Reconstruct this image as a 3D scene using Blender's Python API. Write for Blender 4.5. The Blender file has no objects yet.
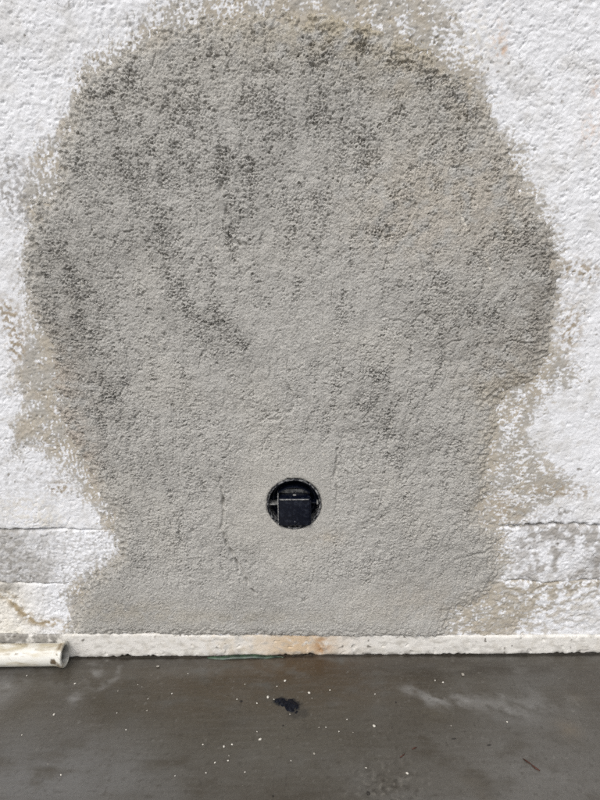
import bpy, bmesh, math, random
import numpy as np
from mathutils import Matrix, Vector

# ------------------------------------------------------------------ camera, sky, sun, exposure
scn = bpy.context.scene
col = scn.collection
R = math.radians
CAM_D, CAM_H, PITCH, ROLL, FPX = 0.740, 0.593, R(15.0), R(0.45), 582.0

cam_d = bpy.data.cameras.new('camera')
cam = bpy.data.objects.new('camera', cam_d)
col.objects.link(cam)
cam_d.sensor_fit = 'VERTICAL'
cam_d.sensor_height = 36.0
cam_d.sensor_width = 27.0
cam_d.lens = 36.0 * FPX / 800.0
cam_d.clip_start = 0.01
cam_d.clip_end = 200.0
cam_rot = Matrix.Rotation(R(90) - PITCH, 4, 'X') @ Matrix.Rotation(-ROLL, 4, 'Z')
cam.matrix_world = Matrix.Translation((0, -CAM_D, CAM_H)) @ cam_rot
scn.camera = cam

SUN_EL, SUN_AZ = R(50), R(-22)           # azimuth measured from straight behind the camera
world = bpy.data.worlds.new('World')
scn.world = world
world.use_nodes = True
wn, wl = world.node_tree.nodes, world.node_tree.links
sky = wn.new('ShaderNodeTexSky')
sky.sky_type = 'NISHITA'
sky.sun_disc = False
sky.sun_elevation = SUN_EL
sky.sun_rotation = R(180) - SUN_AZ
sky.dust_density = 4.0
sky.air_density = 1.0
hs = wn.new('ShaderNodeHueSaturation')    # overcast: the cloud cover takes most of the blue out
hs.inputs['Saturation'].default_value = 0.30
wl.new(sky.outputs[0], hs.inputs['Color'])
bg = wn['Background']
wl.new(hs.outputs[0], bg.inputs['Color'])
bg.inputs['Strength'].default_value = 0.135

sun_d = bpy.data.lights.new('sun', 'SUN')
sun_d.energy = 0.9
sun_d.angle = R(45)
sun_d.color = (1.0, 0.985, 0.96)
sun = bpy.data.objects.new('sun', sun_d)
col.objects.link(sun)
sdir = Vector((math.sin(SUN_AZ) * math.cos(SUN_EL), -math.cos(SUN_AZ) * math.cos(SUN_EL), math.sin(SUN_EL)))
sun.rotation_euler = sdir.to_track_quat('Z', 'Y').to_euler()
sun.location = sdir * 5

vs = scn.view_settings
vs.view_transform = 'Standard'
vs.look = 'None'
vs.gamma = 1.0
vs.use_curve_mapping = False
vs.exposure = 0.13
scn.cycles.use_denoising = False            # the grain of the mortar is finer than what the denoiser keeps
scn.cycles.max_bounces = 6
scn.cycles.diffuse_bounces = 3

# ------------------------------------------------------------------ helpers
rng = np.random.default_rng(7)
random.seed(7)
PERM = np.concatenate([rng.permutation(1024)] * 2)
GANG = rng.random(1024) * 2 * np.pi
GX, GY = np.cos(GANG), np.sin(GANG)
Kp = 0.00142                              # metres for one photo pixel on the wall


def noise(x, y, s, seed=0):
    x = x / s + seed * 17.31
    y = y / s + seed * 9.77
    xi, yi = np.floor(x).astype(np.int64), np.floor(y).astype(np.int64)
    xf, yf = x - xi, y - yi
    u = xf * xf * xf * (xf * (xf * 6 - 15) + 10)
    v = yf * yf * yf * (yf * (yf * 6 - 15) + 10)

    def g(ix, iy, dx, dy):
        h = PERM[(PERM[ix & 1023] + iy) & 1023]
        return GX[h] * dx + GY[h] * dy
    a = g(xi, yi, xf, yf)
    b = g(xi + 1, yi, xf - 1, yf)
    c = g(xi, yi + 1, xf, yf - 1)
    d = g(xi + 1, yi + 1, xf - 1, yf - 1)
    return 1.5 * (a + u * (b - a) + v * (c - a) + u * v * (a - b - c + d))


def fbm(x, y, s, seed=0, o=3):
    r, a, t = 0, 1.0, 0
    for k in range(o):
        r = r + a * noise(x, y, s / 2 ** k, seed + k * 5)
        t += a
        a *= 0.55
    return r / t * 1.3


RND = rng.random((3, 1024))


def grains(x, y, s, seed=0):
    """sand-grain cells: distance to the grain centre (in cells), its margin, and the grain's own random number"""
    x = x / s + seed * 13.7
    y = y / s + seed * 5.3
    xi, yi = np.floor(x).astype(np.int64), np.floor(y).astype(np.int64)
    f1 = np.full(x.shape, 9.0)
    f2 = np.full(x.shape, 9.0)
    rid = np.zeros(x.shape)
    for dx in (-1, 0, 1):
        for dy in (-1, 0, 1):
            h = PERM[(PERM[(xi + dx) & 1023] + yi + dy) & 1023]
            d = (xi + dx + 0.12 + 0.76 * RND[0][h] - x) ** 2 + (yi + dy + 0.12 + 0.76 * RND[1][h] - y) ** 2
            near = d < f1
            f2 = np.where(near, f1, np.minimum(f2, d))
            rid = np.where(near, RND[2][h], rid)
            f1 = np.where(near, d, f1)
    f1, f2 = np.sqrt(f1), np.sqrt(f2)
    return f1, f2 - f1, rid


def sm(a, b, x):
    t = np.clip((x - a) / (b - a), 0, 1)
    return t * t * (3 - 2 * t)


def lin(r, g, b):
    f = lambda c: (c / 255 / 12.92) if c <= 10 else ((c / 255 + 0.055) / 1.055) ** 2.4
    return np.array([f(r), f(g), f(b)])


CR = cam_rot.to_3x3()


def ray(px, py):
    return CR @ Vector(((px - 300) / FPX, (400 - py) / FPX, -1.0))


def W(px, py, y=0.0):                     # photo point on the wall plane -> (x, z)
    d = ray(px, py)
    t = (y + CAM_D) / d.y
    return (d.x * t, CAM_H + d.z * t)


def F(px, py, z=0.0):                     # photo point on the floor -> (x, y)
    d = ray(px, py)
    t = (z - CAM_H) / d.z
    return (d.x * t, -CAM_D + d.y * t)


def blob(X, Z, px, py, rx, ry, fn=W, p=1.0):
    cx, cz = fn(px, py)
    return np.exp(-(((X - cx) / (rx * Kp)) ** 2 + ((Z - cz) / (ry * Kp)) ** 2) ** p)


def sdf(X, Z, pts, fn=W):                 # signed distance to a polygon, + inside
    P = [fn(*p) for p in pts]
    d = np.full(X.shape, 1e9)
    ins = np.zeros(X.shape, bool)
    for (ax, az), (bx, bz) in zip(P, P[1:] + P[:1]):
        ex, ez = bx - ax, bz - az
        wx, wz = X - ax, Z - az
        t = np.clip((wx * ex + wz * ez) / (ex * ex + ez * ez), 0, 1)
        d = np.minimum(d, (wx - t * ex) ** 2 + (wz - t * ez) ** 2)
        if abs(ez) > 1e-9:
            c = ((az > Z) != (bz > Z)) & (X < (bx - ax) * (Z - az) / ez + ax)
            ins ^= c
    d = np.sqrt(d)
    return np.where(ins, d, -d)


def pathdist(X, Z, pts, fn=W):
    P = [fn(*p) for p in pts]
    d = np.full(X.shape, 1e9)
    for (ax, az), (bx, bz) in zip(P, P[1:]):
        ex, ez = bx - ax, bz - az
        wx, wz = X - ax, Z - az
        t = np.clip((wx * ex + wz * ez) / (ex * ex + ez * ez + 1e-12), 0, 1)
        d = np.minimum(d, (wx - t * ex) ** 2 + (wz - t * ez) ** 2)
    return np.sqrt(d)


def axis(lo, hi, step, flo, fhi, g=1.12):
    a = list(np.linspace(lo, hi, int(round((hi - lo) / step)) + 1))
    s, x = step, hi
    while x < fhi - 1e-9:
        s = s * g
        x = min(x + s, fhi)
        a.append(x)
    s, x, pre = step, lo, []
    while x > flo + 1e-9:
        s = s * g
        x = max(x - s, flo)
        pre.append(x)
    return np.array(pre[::-1] + a)


def grid_mesh(name, X, Y, Z, C, mat, keep=None, flip=False):
    """rows x cols vertex grid; C = colour per vertex (n,m,3); keep = face mask"""
    n, m = X.shape
    idx = np.arange(n * m).reshape(n, m)
    q = np.stack([idx[:-1, :-1], idx[:-1, 1:], idx[1:, 1:], idx[1:, :-1]], -1)
    if flip:
        q = q[..., ::-1]
    if keep is not None:
        q = q[keep]
    q = q.reshape(-1, 4)
    used = np.zeros(n * m, bool)
    used[q.ravel()] = True
    rem = np.cumsum(used) - 1
    q = rem[q]
    co = np.stack([X, Y, Z], -1).reshape(-1, 3)[used]
    c4 = np.concatenate([C.reshape(-1, 3)[used], np.ones((len(co), 1))], 1)
    me = bpy.data.meshes.new(name)
    me.vertices.add(len(co))
    me.vertices.foreach_set('co', co.astype(np.float32).ravel())
    me.loops.add(q.size)
    me.loops.foreach_set('vertex_index', q.astype(np.int32).ravel())
    me.polygons.add(len(q))
    me.polygons.foreach_set('loop_start', np.arange(0, q.size, 4, dtype=np.int32))
    me.polygons.foreach_set('use_smooth', np.ones(len(q), bool))
    me.update(calc_edges=True)
    at = me.attributes.new('tone', 'FLOAT_COLOR', 'POINT')
    at.data.foreach_set('color', c4.astype(np.float32).ravel())
    me.materials.append(mat)
    o = bpy.data.objects.new(name, me)
    col.objects.link(o)
    return o


def bm_obj(name, bm, mat, parent=None, smooth=True):
    me = bpy.data.meshes.new(name)
    bm.normal_update()
    bm.to_mesh(me)
    bm.free()
    if smooth:
        for p in me.polygons:
            p.use_smooth = True
    me.materials.append(mat)
    o = bpy.data.objects.new(name, me)
    col.objects.link(o)
    if parent:
        o.parent = parent
    return o


def adopt(o, parent):
    o.parent = parent
    o.matrix_parent_inverse = Matrix.Translation(-parent.location)


def tag(o, label, cat=None, group=None, kind=None):
    o['label'] = label
    if cat:
        o['category'] = cat
    if group:
        o['group'] = group
    if kind:
        o['kind'] = kind
    return o


def empty(name, loc=(0, 0, 0)):
    o = bpy.data.objects.new(name, None)
    o.location = loc
    o.empty_display_size = 0.05
    col.objects.link(o)
    return o


# ------------------------------------------------------------------ materials
def mat_tone(name, rough=0.95, grain=0.0012, gstr=0.35, gdist=0.0008, var=0.10, spec=0.3, rough_noise=None):
    m = bpy.data.materials.new(name)
    m.use_nodes = True
    nt = m.node_tree
    N, L = nt.nodes, nt.links
    b = N['Principled BSDF']
    a = N.new('ShaderNodeAttribute')
    a.attribute_name = 'tone'
    tc = N.new('ShaderNodeTexCoord')
    n1 = N.new('ShaderNodeTexNoise')
    n1.inputs['Scale'].default_value = 1 / grain
    n1.inputs['Detail'].default_value = 4
    n1.inputs['Roughness'].default_value = 0.65
    L.new(tc.outputs['Object'], n1.inputs['Vector'])
    mr = N.new('ShaderNodeMapRange')
    mr.inputs['From Min'].default_value = 0.3
    mr.inputs['From Max'].default_value = 0.7
    mr.inputs['To Min'].default_value = 1 - var
    mr.inputs['To Max'].default_value = 1 + var
    L.new(n1.outputs['Fac'], mr.inputs['Value'])
    mx = N.new('ShaderNodeVectorMath')
    mx.operation = 'SCALE'
    L.new(a.outputs['Color'], mx.inputs[0])
    L.new(mr.outputs[0], mx.inputs['Scale'])
    L.new(mx.outputs[0], b.inputs['Base Color'])
    bp = N.new('ShaderNodeBump')
    bp.inputs['Strength'].default_value = gstr
    bp.inputs['Distance'].default_value = gdist
    L.new(n1.outputs['Fac'], bp.inputs['Height'])
    L.new(bp.outputs[0], b.inputs['Normal'])
    b.inputs['Roughness'].default_value = rough
    b.inputs['Specular IOR Level'].default_value = spec
    if rough_noise:
        n2 = N.new('ShaderNodeTexNoise')
        n2.inputs['Scale'].default_value = rough_noise[0]
        n2.inputs['Detail'].default_value = 5
        L.new(tc.outputs['Object'], n2.inputs['Vector'])
        r2 = N.new('ShaderNodeMapRange')
        r2.inputs['From Min'].default_value = 0.35
        r2.inputs['From Max'].default_value = 0.65
        r2.inputs['To Min'].default_value = rough_noise[1]
        r2.inputs['To Max'].default_value = rough_noise[2]
        L.new(n2.outputs['Fac'], r2.inputs['Value'])
        L.new(r2.outputs[0], b.inputs['Roughness'])
    return m


def mat_mix(name, c1, c2, scale, lo, hi, rough=0.5, bump=0.0, spec=0.5, detail=5):
    m = bpy.data.materials.new(name)
    m.use_nodes = True
    nt = m.node_tree
    N, L = nt.nodes, nt.links
    b = N['Principled BSDF']
    tc = N.new('ShaderNodeTexCoord')
    n1 = N.new('ShaderNodeTexNoise')
    n1.inputs['Scale'].default_value = scale
    n1.inputs['Detail'].default_value = detail
    n1.inputs['Roughness'].default_value = 0.65
    L.new(tc.outputs['Object'], n1.inputs['Vector'])
    cr = N.new('ShaderNodeValToRGB')
    cr.color_ramp.elements[0].position = lo
    cr.color_ramp.elements[0].color = (*c1, 1)
    cr.color_ramp.elements[1].position = hi
    cr.color_ramp.elements[1].color = (*c2, 1)
    L.new(n1.outputs['Fac'], cr.inputs[0])
    L.new(cr.outputs[0], b.inputs['Base Color'])
    b.inputs['Roughness'].default_value = rough
    b.inputs['Specular IOR Level'].default_value = spec
    if bump:
        bp = N.new('ShaderNodeBump')
        bp.inputs['Strength'].default_value = bump
        bp.inputs['Distance'].default_value = 0.001
        L.new(n1.outputs['Fac'], bp.inputs['Height'])
        L.new(bp.outputs[0], b.inputs['Normal'])
    return m


M_white = mat_tone('painted_render', 0.85, 0.0020, 0.4, 0.0009, 0.05)
M_mortar = mat_tone('sponged_mortar', 0.97, 0.0013, 0.7, 0.0013, 0.27, spec=0.15)
M_floor = mat_tone('wet_concrete', 0.4, 0.0013, 0.22, 0.0004, 0.13, spec=0.5, rough_noise=(11, 0.08, 0.34))
M_core = mat_mix('masonry_core', lin(90, 84, 76), lin(60, 56, 50), 60, 0.35, 0.65, 0.95, 0.4)
M_black = mat_mix('black_plastic', (0.003, 0.0045, 0.011), (0.028, 0.033, 0.048), 140, 0.50, 0.74, 0.22, 0.45, 0.32)
M_blackedge = mat_mix('scuffed_highlight_plastic', (0.03, 0.032, 0.038), (0.32, 0.32, 0.31), 260, 0.36, 0.62, 0.5, 0.1)  # pale tone paints in edge highlights as well as scuffs
M_rim = mat_mix('dusty_plastic', (0.008, 0.009, 0.013), lin(150, 150, 150), 170, 0.45, 0.64, 0.55, 0.2, 0.3)
M_pvc = mat_tone('dirty_pvc', 0.42, 0.003, 0.08, 0.0005, 0.04, spec=0.5)
M_white_grit = mat_mix('white_grit', lin(218, 215, 206), lin(165, 158, 145), 300, 0.4, 0.65, 0.8, 0.2)
M_grey_grit = mat_mix('grey_grit', lin(170, 165, 155), lin(120, 114, 104), 300, 0.4, 0.65, 0.85, 0.2)
M_dark_grit = mat_mix('dark_grit', lin(30, 28, 25), lin(52, 46, 40), 300, 0.4, 0.65, 0.7, 0.2)
M_tar = mat_mix('wet_black_tar', (0.003, 0.004, 0.008), (0.012, 0.013, 0.018), 200, 0.4, 0.65, 0.5, 0.5, 0.12)
M_twig = mat_mix('dark_twig', lin(78, 38, 22), lin(44, 26, 17), 300, 0.4, 0.65, 0.6, 0.4)
M_film = mat_mix('green_film', lin(26, 40, 30), lin(66, 92, 70), 120, 0.40, 0.72, 0.35, 0.1)
M_soil = mat_mix('dark_soil', lin(38, 33, 28), lin(70, 60, 48), 400, 0.4, 0.65, 0.95, 0.5)

# ------------------------------------------------------------------ wall fields
PATCH = [(66, 634), (70, 612), (62, 596), (66, 584), (84, 575), (100, 563), (116, 552), (118, 545), (106, 536),
         (98, 522), (90, 504), (76, 490), (66, 474), (52, 462), (40, 448), (26, 446), (12, 452), (9, 424), (22, 408),
         (24, 398), (14, 388), (15, 362), (22, 345), (26, 325), (23, 300), (20, 272), (23, 245), (27, 226), (21, 208),
         (24, 188), (30, 166), (36, 148), (48, 144), (60, 128), (68, 112), (74, 92), (80, 70), (86, 58), (104, 50),
         (118, 40), (134, 28), (144, 12), (160, 2), (190, -12), (240, -30), (330, -36), (420, -26), (442, 0), (456, 18),
         (466, 40), (472, 56), (482, 72), (488, 94), (498, 122), (512, 138), (524, 146), (530, 172), (540, 192),
         (550, 205), (556, 235), (563, 262), (561, 300), (555, 330), (562, 352), (580, 372), (572, 386), (552, 394),
         (538, 410), (530, 430), (536, 448), (552, 466), (574, 480), (566, 494), (544, 506), (524, 520), (504, 527),
         (508, 545), (512, 560), (502, 580), (520, 590), (540, 604), (530, 620), (512, 636)]
CORE = [(74, 636), (80, 600), (92, 580), (122, 556), (120, 520), (104, 490), (84, 455), (66, 420), (60, 380),
        (52, 345), (40, 320), (32, 280), (34, 230), (38, 205), (60, 196), (64, 150), (76, 112), (84, 80), (100, 70),
        (140, 48), (172, 30), (215, 26), (250, 18), (300, 20), (345, 24), (392, 40), (430, 62), (462, 84), (478, 104),
        (490, 130), (510, 158), (520, 190), (534, 215), (548, 245), (556, 275), (552, 310), (545, 350), (528, 376),
        (490, 396), (486, 450), (484, 492), (470, 522), (488, 532), (498, 552), (494, 578), (478, 594), (446, 612),
        (444, 638)]
capx, capz = W(294, 502.5)
CAP_R = 0.0372


def zb1(x):                               # crack above the course band
    l, r = W(0, 529.5), W(600, 525)
    z = l[1] + (r[1] - l[1]) * (x - l[0]) / (r[0] - l[0])
    return z + 0.0030 * noise(x, x * 0, 0.05, 3) + (0.0007 + 0.0014 * sm(-0.05, 0.2, x)) * noise(x, x * 0, 0.013, 4) + (0.0004 + 0.0005 * sm(-0.05, 0.2, x)) * noise(x, x * 0, 0.004, 9)


def zb2(x):                               # joint below the course band
    l, r = W(0, 584), W(600, 581)
    z = l[1] + (r[1] - l[1]) * (x - l[0]) / (r[0] - l[0])
    return z + 0.0035 * noise(x, x * 0, 0.06, 5) + 0.0016 * noise(x, x * 0, 0.011, 6)


def zb3(x):                               # top edge of the base strip
    l, r = W(0, 633.5), W(600, 635.5)
    z = l[1] + (r[1] - l[1]) * (x - l[0]) / (r[0] - l[0])
    return z + 0.0016 * noise(x, x * 0, 0.07, 7) + 0.0009 * noise(x, x * 0, 0.01, 8)


def infade(X, Z):                         # fine relief fades where the mesh gets coarse (far outside the picture)
    return sm(0.95, 0.62, np.abs(X)) * sm(1.25, 0.92, Z)


def wall_low(X, Z):                       # broad unevenness of the wall, metres proud of y = 0
    return 0.0022 * noise(X, Z, 0.22, 11) + 0.0012 * noise(X, Z, 0.07, 12)


def stucco(X, Z):
    f = infade(X, Z)
    wx = X + 0.0030 * noise(X, Z, 0.011, 20)
    wz = Z + 0.0030 * noise(X, Z, 0.011, 21)
    cre = np.exp(-(np.abs(noise(wx, wz, 0.0105, 22)) / 0.055) ** 2) * sm(-0.05, 0.35, noise(X, Z, 0.022, 23))
    cre2 = np.exp(-(np.abs(noise(wx, wz, 0.0055, 24)) / 0.11) ** 2) * sm(-0.1, 0.4, noise(X, Z, 0.03, 25))
    bumps = noise(wx, wz, 0.0052, 26) + 0.7 * noise(wx, wz, 0.0027, 27)
    pits = sm(0.46, 0.62, noise(X, Z, 0.0042, 28)) * sm(-0.2, 0.3, noise(X, Z, 0.03, 29))
    smooth = 1 - 0.5 * np.clip(blob(X, Z, 570, 440, 60, 90) + blob(X, Z, 20, 490, 70, 40) + blob(X, Z, 10, 300, 20, 60), 0, 1)
    a1, g1, r1 = grains(wx, wz, 0.0034, 3)
    h = 0.00045 * bumps - 0.0012 * cre - 0.0007 * cre2 - 0.0009 * pits - 0.0015 * sm(0.0, 0.05, 0.055 - r1) * sm(0.02, 0.25, g1) - 0.0005 * a1 ** 2 + 0.0011 * fbm(X, Z, 0.017, 30, 3)
    return h * f * smooth


def patch_thick(X, Z):
    so = sdf(X, Z, PATCH)
    sc = sdf(X, Z, CORE)
    lr = sm(-0.05, 0.05, X)
    drag = lr * noise(X * 0.30 + 0.10 * Z, Z, 0.0048, 32) + (1 - lr) * noise(X, Z * 0.30 + 0.08 * X, 0.0048, 33)
    rag = 0.0085 * drag + 0.0060 * fbm(X, Z, 0.030, 31, 3) + 0.0050 * noise(X * 0.6 + 0.2 * Z, Z, 0.0055, 35) + 0.0045 * noise(X, Z, 0.0032, 34)
    so = so + rag
    sc = sc + 0.010 * fbm(X, Z, 0.035, 36, 3) + 0.003 * noise(X, Z, 0.008, 37)
    core = sm(-0.010, 0.026, sc + 0.006 + 0.003 * drag + 0.007 * noise(X, Z, 0.0060, 140) + 0.004 * noise(X, Z, 0.003, 139))
    t = np.where(so < 0, so * 0.30, 0) - 0.0015 + 0.0068 * core
    return t, core, so


def skim_coat(X, Z):
    """cover of the thin smeared mortar film on the paint, 0..1"""
    t, core, so = patch_thick(X, Z)
    den = 0.30
    for px, py, rx, ry, a in [(512, 430, 32, 60, .26), (505, 500, 36, 22, .24), (180, 10, 60, 22, .36), (250, 8, 40, 12, .08), (380, 12, 80, 14, -.06), (450, 42, 14, 20, .45),
                              (50, 160, 18, 36, .30), (70, 470, 22, 30, .30), (90, 66, 16, 16, .36), (120, 48, 30, 12, .30),
                              (28, 290, 8, 50, .26), (22, 410, 12, 40, -.10), (40, 370, 20, 26, -.30), (520, 170, 14, 30, .25), (540, 220, 14, 30, .25),
                              (480, 612, 40, 16, .30), (550, 385, 30, 12, .2), (110, 545, 16, 12, .35), (500, 580, 30, 16, -.1)]:
        den = den + a * blob(X, Z, px, py, rx, ry)
    lr = sm(-0.05, 0.05, X)
    fl = 0.8 * (lr * noise(X * 0.5 + 0.25 * Z, Z, 0.0038, 38) + (1 - lr) * noise(X, Z * 0.6 + 0.2 * X, 0.0038, 37)) \
        + 0.6 * noise(X, Z, 0.0026, 39) + 0.45 * noise(X, Z, 0.020, 40)
    hole = sm(0.54 - 0.85 * den, 0.70 - 0.85 * den, fl)
    fade = sm(-0.002, 0.016, so)
    cover = (0.72 + 0.28 * fade) * sm(-0.0008, 0.0016, so) * (1 - 0.95 * hole)
    stray = 0.8 * sm(0.36, 0.46, fl - 0.35 * noise(X, Z, 0.03, 36)) * np.exp(-(np.clip(-so, 0, 1) / 0.012) ** 2) * (so < 0)
    return np.clip(np.maximum(cover, stray), 0, 1)


def pit_region(X, Z):
    s = 0
    Xw, Zw = X + 0.010 * noise(X, Z, 0.04, 158), Z + 0.010 * noise(X, Z, 0.04, 159)
    for pts, w, a in [([(66, 250), (86, 320), (100, 372), (112, 400)], 20, 1.0),
                      ([(82, 90), (130, 95), (165, 110)], 26, .55), ([(110, 85), (150, 190), (170, 240)], 26, .5),
                      ([(205, 275), (220, 320), (240, 350)], 15, .8), ([(224, 150), (228, 190), (238, 240)], 9, .9),
                      ([(245, 165), (258, 172)], 12, .8), ([(160, 270), (195, 310), (215, 350)], 13, .7),
                      ([(300, 60), (340, 45), (400, 60), (470, 95)], 24, .8), ([(240, 212), (275, 200), (285, 190)], 8, .7),
                      ([(290, 180), (320, 195)], 10, .6), ([(332, 380), (375, 360), (388, 400), (400, 450)], 18, .8),
                      ([(360, 400), (400, 460), (410, 505)], 14, .8), ([(480, 250), (520, 240), (550, 262)], 18, .7),
                      ([(450, 290), (500, 330), (480, 390)], 24, .5), ([(420, 300), (440, 330)], 16, .5),
                      ([(540, 245), (550, 300), (530, 350)], 12, .5), ([(100, 420), (110, 470), (140, 470)], 16, .5),
                      ([(130, 540), (140, 570)], 14, .5), ([(175, 500), (185, 540)], 10, .5),
                      ([(350, 575), (368, 560), (360, 590)], 8, .7), ([(390, 120), (440, 130), (470, 150)], 22, .5),
                      ([(220, 60), (260, 110), (330, 120), (370, 150)], 24, .4), ([(375, 230), (395, 225)], 12, .7),
                      ([(40, 300), (60, 370)], 14, .4), ([(450, 440), (490, 500)], 16, .5), ([(20, 240), (30, 320)], 10, .3)]:
        s = s + 1.15 * a * np.exp(-(pathdist(Xw, Zw, pts) / (0.62 * w * Kp)) ** 2)
    s = np.clip(s, 0, 1.15) * (0.35 + 0.9 * sm(-0.35, 0.35, fbm(X, Z, 0.022, 143, 3)))
    return s


def mortar_relief(X, Z):
    reg = pit_region(X, Z)
    tz = sm(W(300, 560)[1], W(300, 120)[1], Z)       # coarser towards the top
    calm = np.clip(blob(X, Z, 282, 505, 58, 62, W, 2) + sm(W(0, 560)[1], W(0, 600)[1], Z) * 0.8
                   + 0.5 * blob(X, Z, 290, 330, 70, 60), 0, 1)
    u = X / (1 + 0.9 * (Z - 0.30)) + 0.006 * noise(X, Z, 0.05, 144)
    streak = noise(u, Z * 0.16, 0.010, 145) + 0.7 * noise(u, Z * 0.22, 0.022, 146)
    dens = np.clip(0.30 + 0.50 * reg + 0.05 * tz + 0.30 * streak + 0.20 * fbm(X, Z, 0.03, 41, 3) - 0.45 * calm, 0.02, 1.25)
    wx = X + 0.0010 * noise(X, Z, 0.0038, 42) + 0.0006 * noise(X, Z, 0.002, 43)
    wz = Z + 0.0010 * noise(X, Z, 0.0038, 47) + 0.0006 * noise(X, Z, 0.002, 48)
    a1, g1, r1 = grains(wx, wz * 1.12, 0.0030, 1)
    a2, g2, r2 = grains(wx, wz, 0.0019, 2)
    clump = sm(-0.15, 0.45, noise(X, Z, 0.0095, 147) + 0.5 * noise(u, Z * 0.3, 0.006, 148))
    lost1 = sm(0.0, 0.10, 0.02 + 0.40 * dens * clump - r1) * sm(0.02, 0.22, g1)      # grains torn out by the float
    lost2 = sm(0.0, 0.10, 0.03 + 0.36 * dens * (0.35 + 0.65 * clump) - r2) * sm(0.02, 0.25, g2)
    a3, g3, r3 = grains(X + 0.0019 * noise(X, Z, 0.0042, 153) + 0.0007 * noise(X, Z, 0.002, 154), Z + 0.0019 * noise(X, Z, 0.0042, 155) + 0.0007 * noise(X, Z, 0.002, 156), 0.0037, 4)
    gap = sm(0.24, 0.02, g3) * sm(-0.30, 0.15, noise(X, Z, 0.0060, 157) + 0.9 * (dens - 0.42))   # crumbly gaps between clumps
    h = -0.0024 * gap * (0.35 + 0.8 * dens) * (0.45 + 0.75 * sm(-0.35, 0.35, fbm(u, Z * 0.5, 0.03, 160, 2))) - 0.0028 * lost1 * (0.55 + 0.6 * dens) - 0.0019 * lost2 * (0.6 + 0.5 * dens)
    h = h + 0.0008 * (r1 - 0.5) * sm(0.0, 0.3, g1) * (0.4 + dens) - 0.0007 * a1 ** 2 - 0.0009 * a2 ** 2
    h = h + 0.00035 * noise(X, Z, 0.0018, 46) + 0.0006 * (r2 > 0.93) * sm(0.0, 0.3, g2)
    # broad trowel marks
    h = h + 0.0010 * fbm(X, Z, 0.045, 147, 2)
    rough = 1 - 0.6 * calm
    h = h + rough * (0.0013 * fbm(X, Z, 0.016, 149, 3) + 0.0007 * noise(u, Z * 0.25, 0.008, 150))
    h = h - rough * 0.0019 * np.exp(-(np.abs(noise(u, Z * 0.35, 0.020, 151)) / 0.035) ** 2) * sm(0.10, 0.5, noise(X, Z, 0.035, 152))
    # edges left by the float: steps and tears
    for pts, dep, wd in [([(221, 478), (224, 505), (222, 528), (232, 553), (246, 578), (256, 590)], 0.0026, 1.5),
                         ([(285, 380), (292, 398), (292, 408), (280, 416), (262, 420)], 0.0008, 1.4),
                         ([(338, 448), (335, 470), (337, 505)], 0.0016, 1.2),
                         ([(270, 375), (272, 350), (276, 330)], 0.0005, 1.3),
                         ([(224, 165), (222, 190), (230, 225), (240, 245)], 0.0018, 1.4),
                         ([(345, 415), (365, 420), (380, 440)], 0.0014, 1.3),
                         ([(455, 560), (490, 548), (500, 575)], 0.0012, 1.3)]:
        d = pathdist(X + 0.0035 * noise(X, Z, 0.018, 48), Z + 0.0035 * noise(X, Z, 0.018, 49), pts)
        h = h - 3.0 * dep * np.exp(-(d / (wd * Kp)) ** 2) * np.clip(0.55 + 0.9 * noise(X, Z, 0.012, 50), 0, 1.5)
        h = h + 0.25 * dep * np.exp(-(d / (6 * Kp)) ** 2)
    return h, dens


# --- painted render: colours
def white_tone(X, Z):
    base = np.zeros(X.shape + (3,)) + lin(234, 235, 238)
    tan, grey, cream = lin(168, 156, 138), lin(160, 157, 153), lin(224, 214, 192)

    def mixc(c, f):
        f = np.clip(f, 0, 1)[..., None]
        base[...] = base * (1 - f) + c * f
    # faint dirt
    mixc(lin(205, 203, 199), 0.45 * sm(0.0, 0.5, fbm(X, Z, 0.05, 61, 4)))
    mixc(lin(190, 186, 180), 0.35 * sm(0.15, 0.5, fbm(X, Z, 0.012, 66, 3)) * sm(-0.2, 0.4, noise(X, Z, 0.08, 67)))
    mixc(lin(120, 112, 100), 0.75 * sm(0.60, 0.72, noise(X, Z, 0.008, 62)) * sm(0.1, 0.4, noise(X, Z, 0.06, 63)))
    # smears of mortar on the paint close to the patch
    warm = sm(-0.35, 0.35, fbm(X, Z, 0.03, 55, 3))[..., None]
    mixc(lin(180, 172, 158) * warm + lin(174, 170, 162) * (1 - warm), 0.97 * skim_coat(X, Z))
    for px, py, rx, ry, a, c in [(10, 320, 9, 18, 1, tan), (16, 345, 9, 18, 1, tan), (6, 310, 8, 10, .8, tan),
                                 (575, 268, 16, 9, .8, tan), (590, 275, 12, 8, .8, tan), (570, 330, 12, 26, .8, tan),
                                 (6, 165, 6, 12, .6, grey), (8, 195, 9, 22, .8, grey), (22, 200, 7, 22, .7, grey),
                                 (18, 165, 10, 8, .5, grey), (545, 525, 26, 10, .7, grey), (562, 512, 10, 5, .9, grey),
                                 (555, 490, 26, 9, .8, tan), (585, 492, 12, 8, .6, tan), (505, 510, 26, 12, .7, tan), (60, 488, 12, 8, .9, tan),
                                 (40, 520, 30, 8, .3, cream), (25, 505, 30, 12, .3, cream), (20, 480, 40, 20, .25, grey),
                                 (500, 40, 7, 14, .35, lin(212, 180, 150)), (503, 50, 6, 4, .40, lin(205, 165, 128)),
                                 (597, 88, 5, 6, .35, lin(200, 150, 105)), (475, 40, 14, 24, .25, cream), (134, 18, 8, 8, .7, grey),
                                 (526, 64, 4, 3, .9, grey), (520, 85, 10, 10, .3, grey), (590, 130, 8, 14, .3, lin(215, 180, 150))]:
        mixc(c, a * 1.3 * blob(X, Z, px, py, rx, ry, W, 1.2) * sm(-0.15, 0.30, fbm(X, Z, 0.0065, 65, 3)))
    return base, mixc


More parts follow.
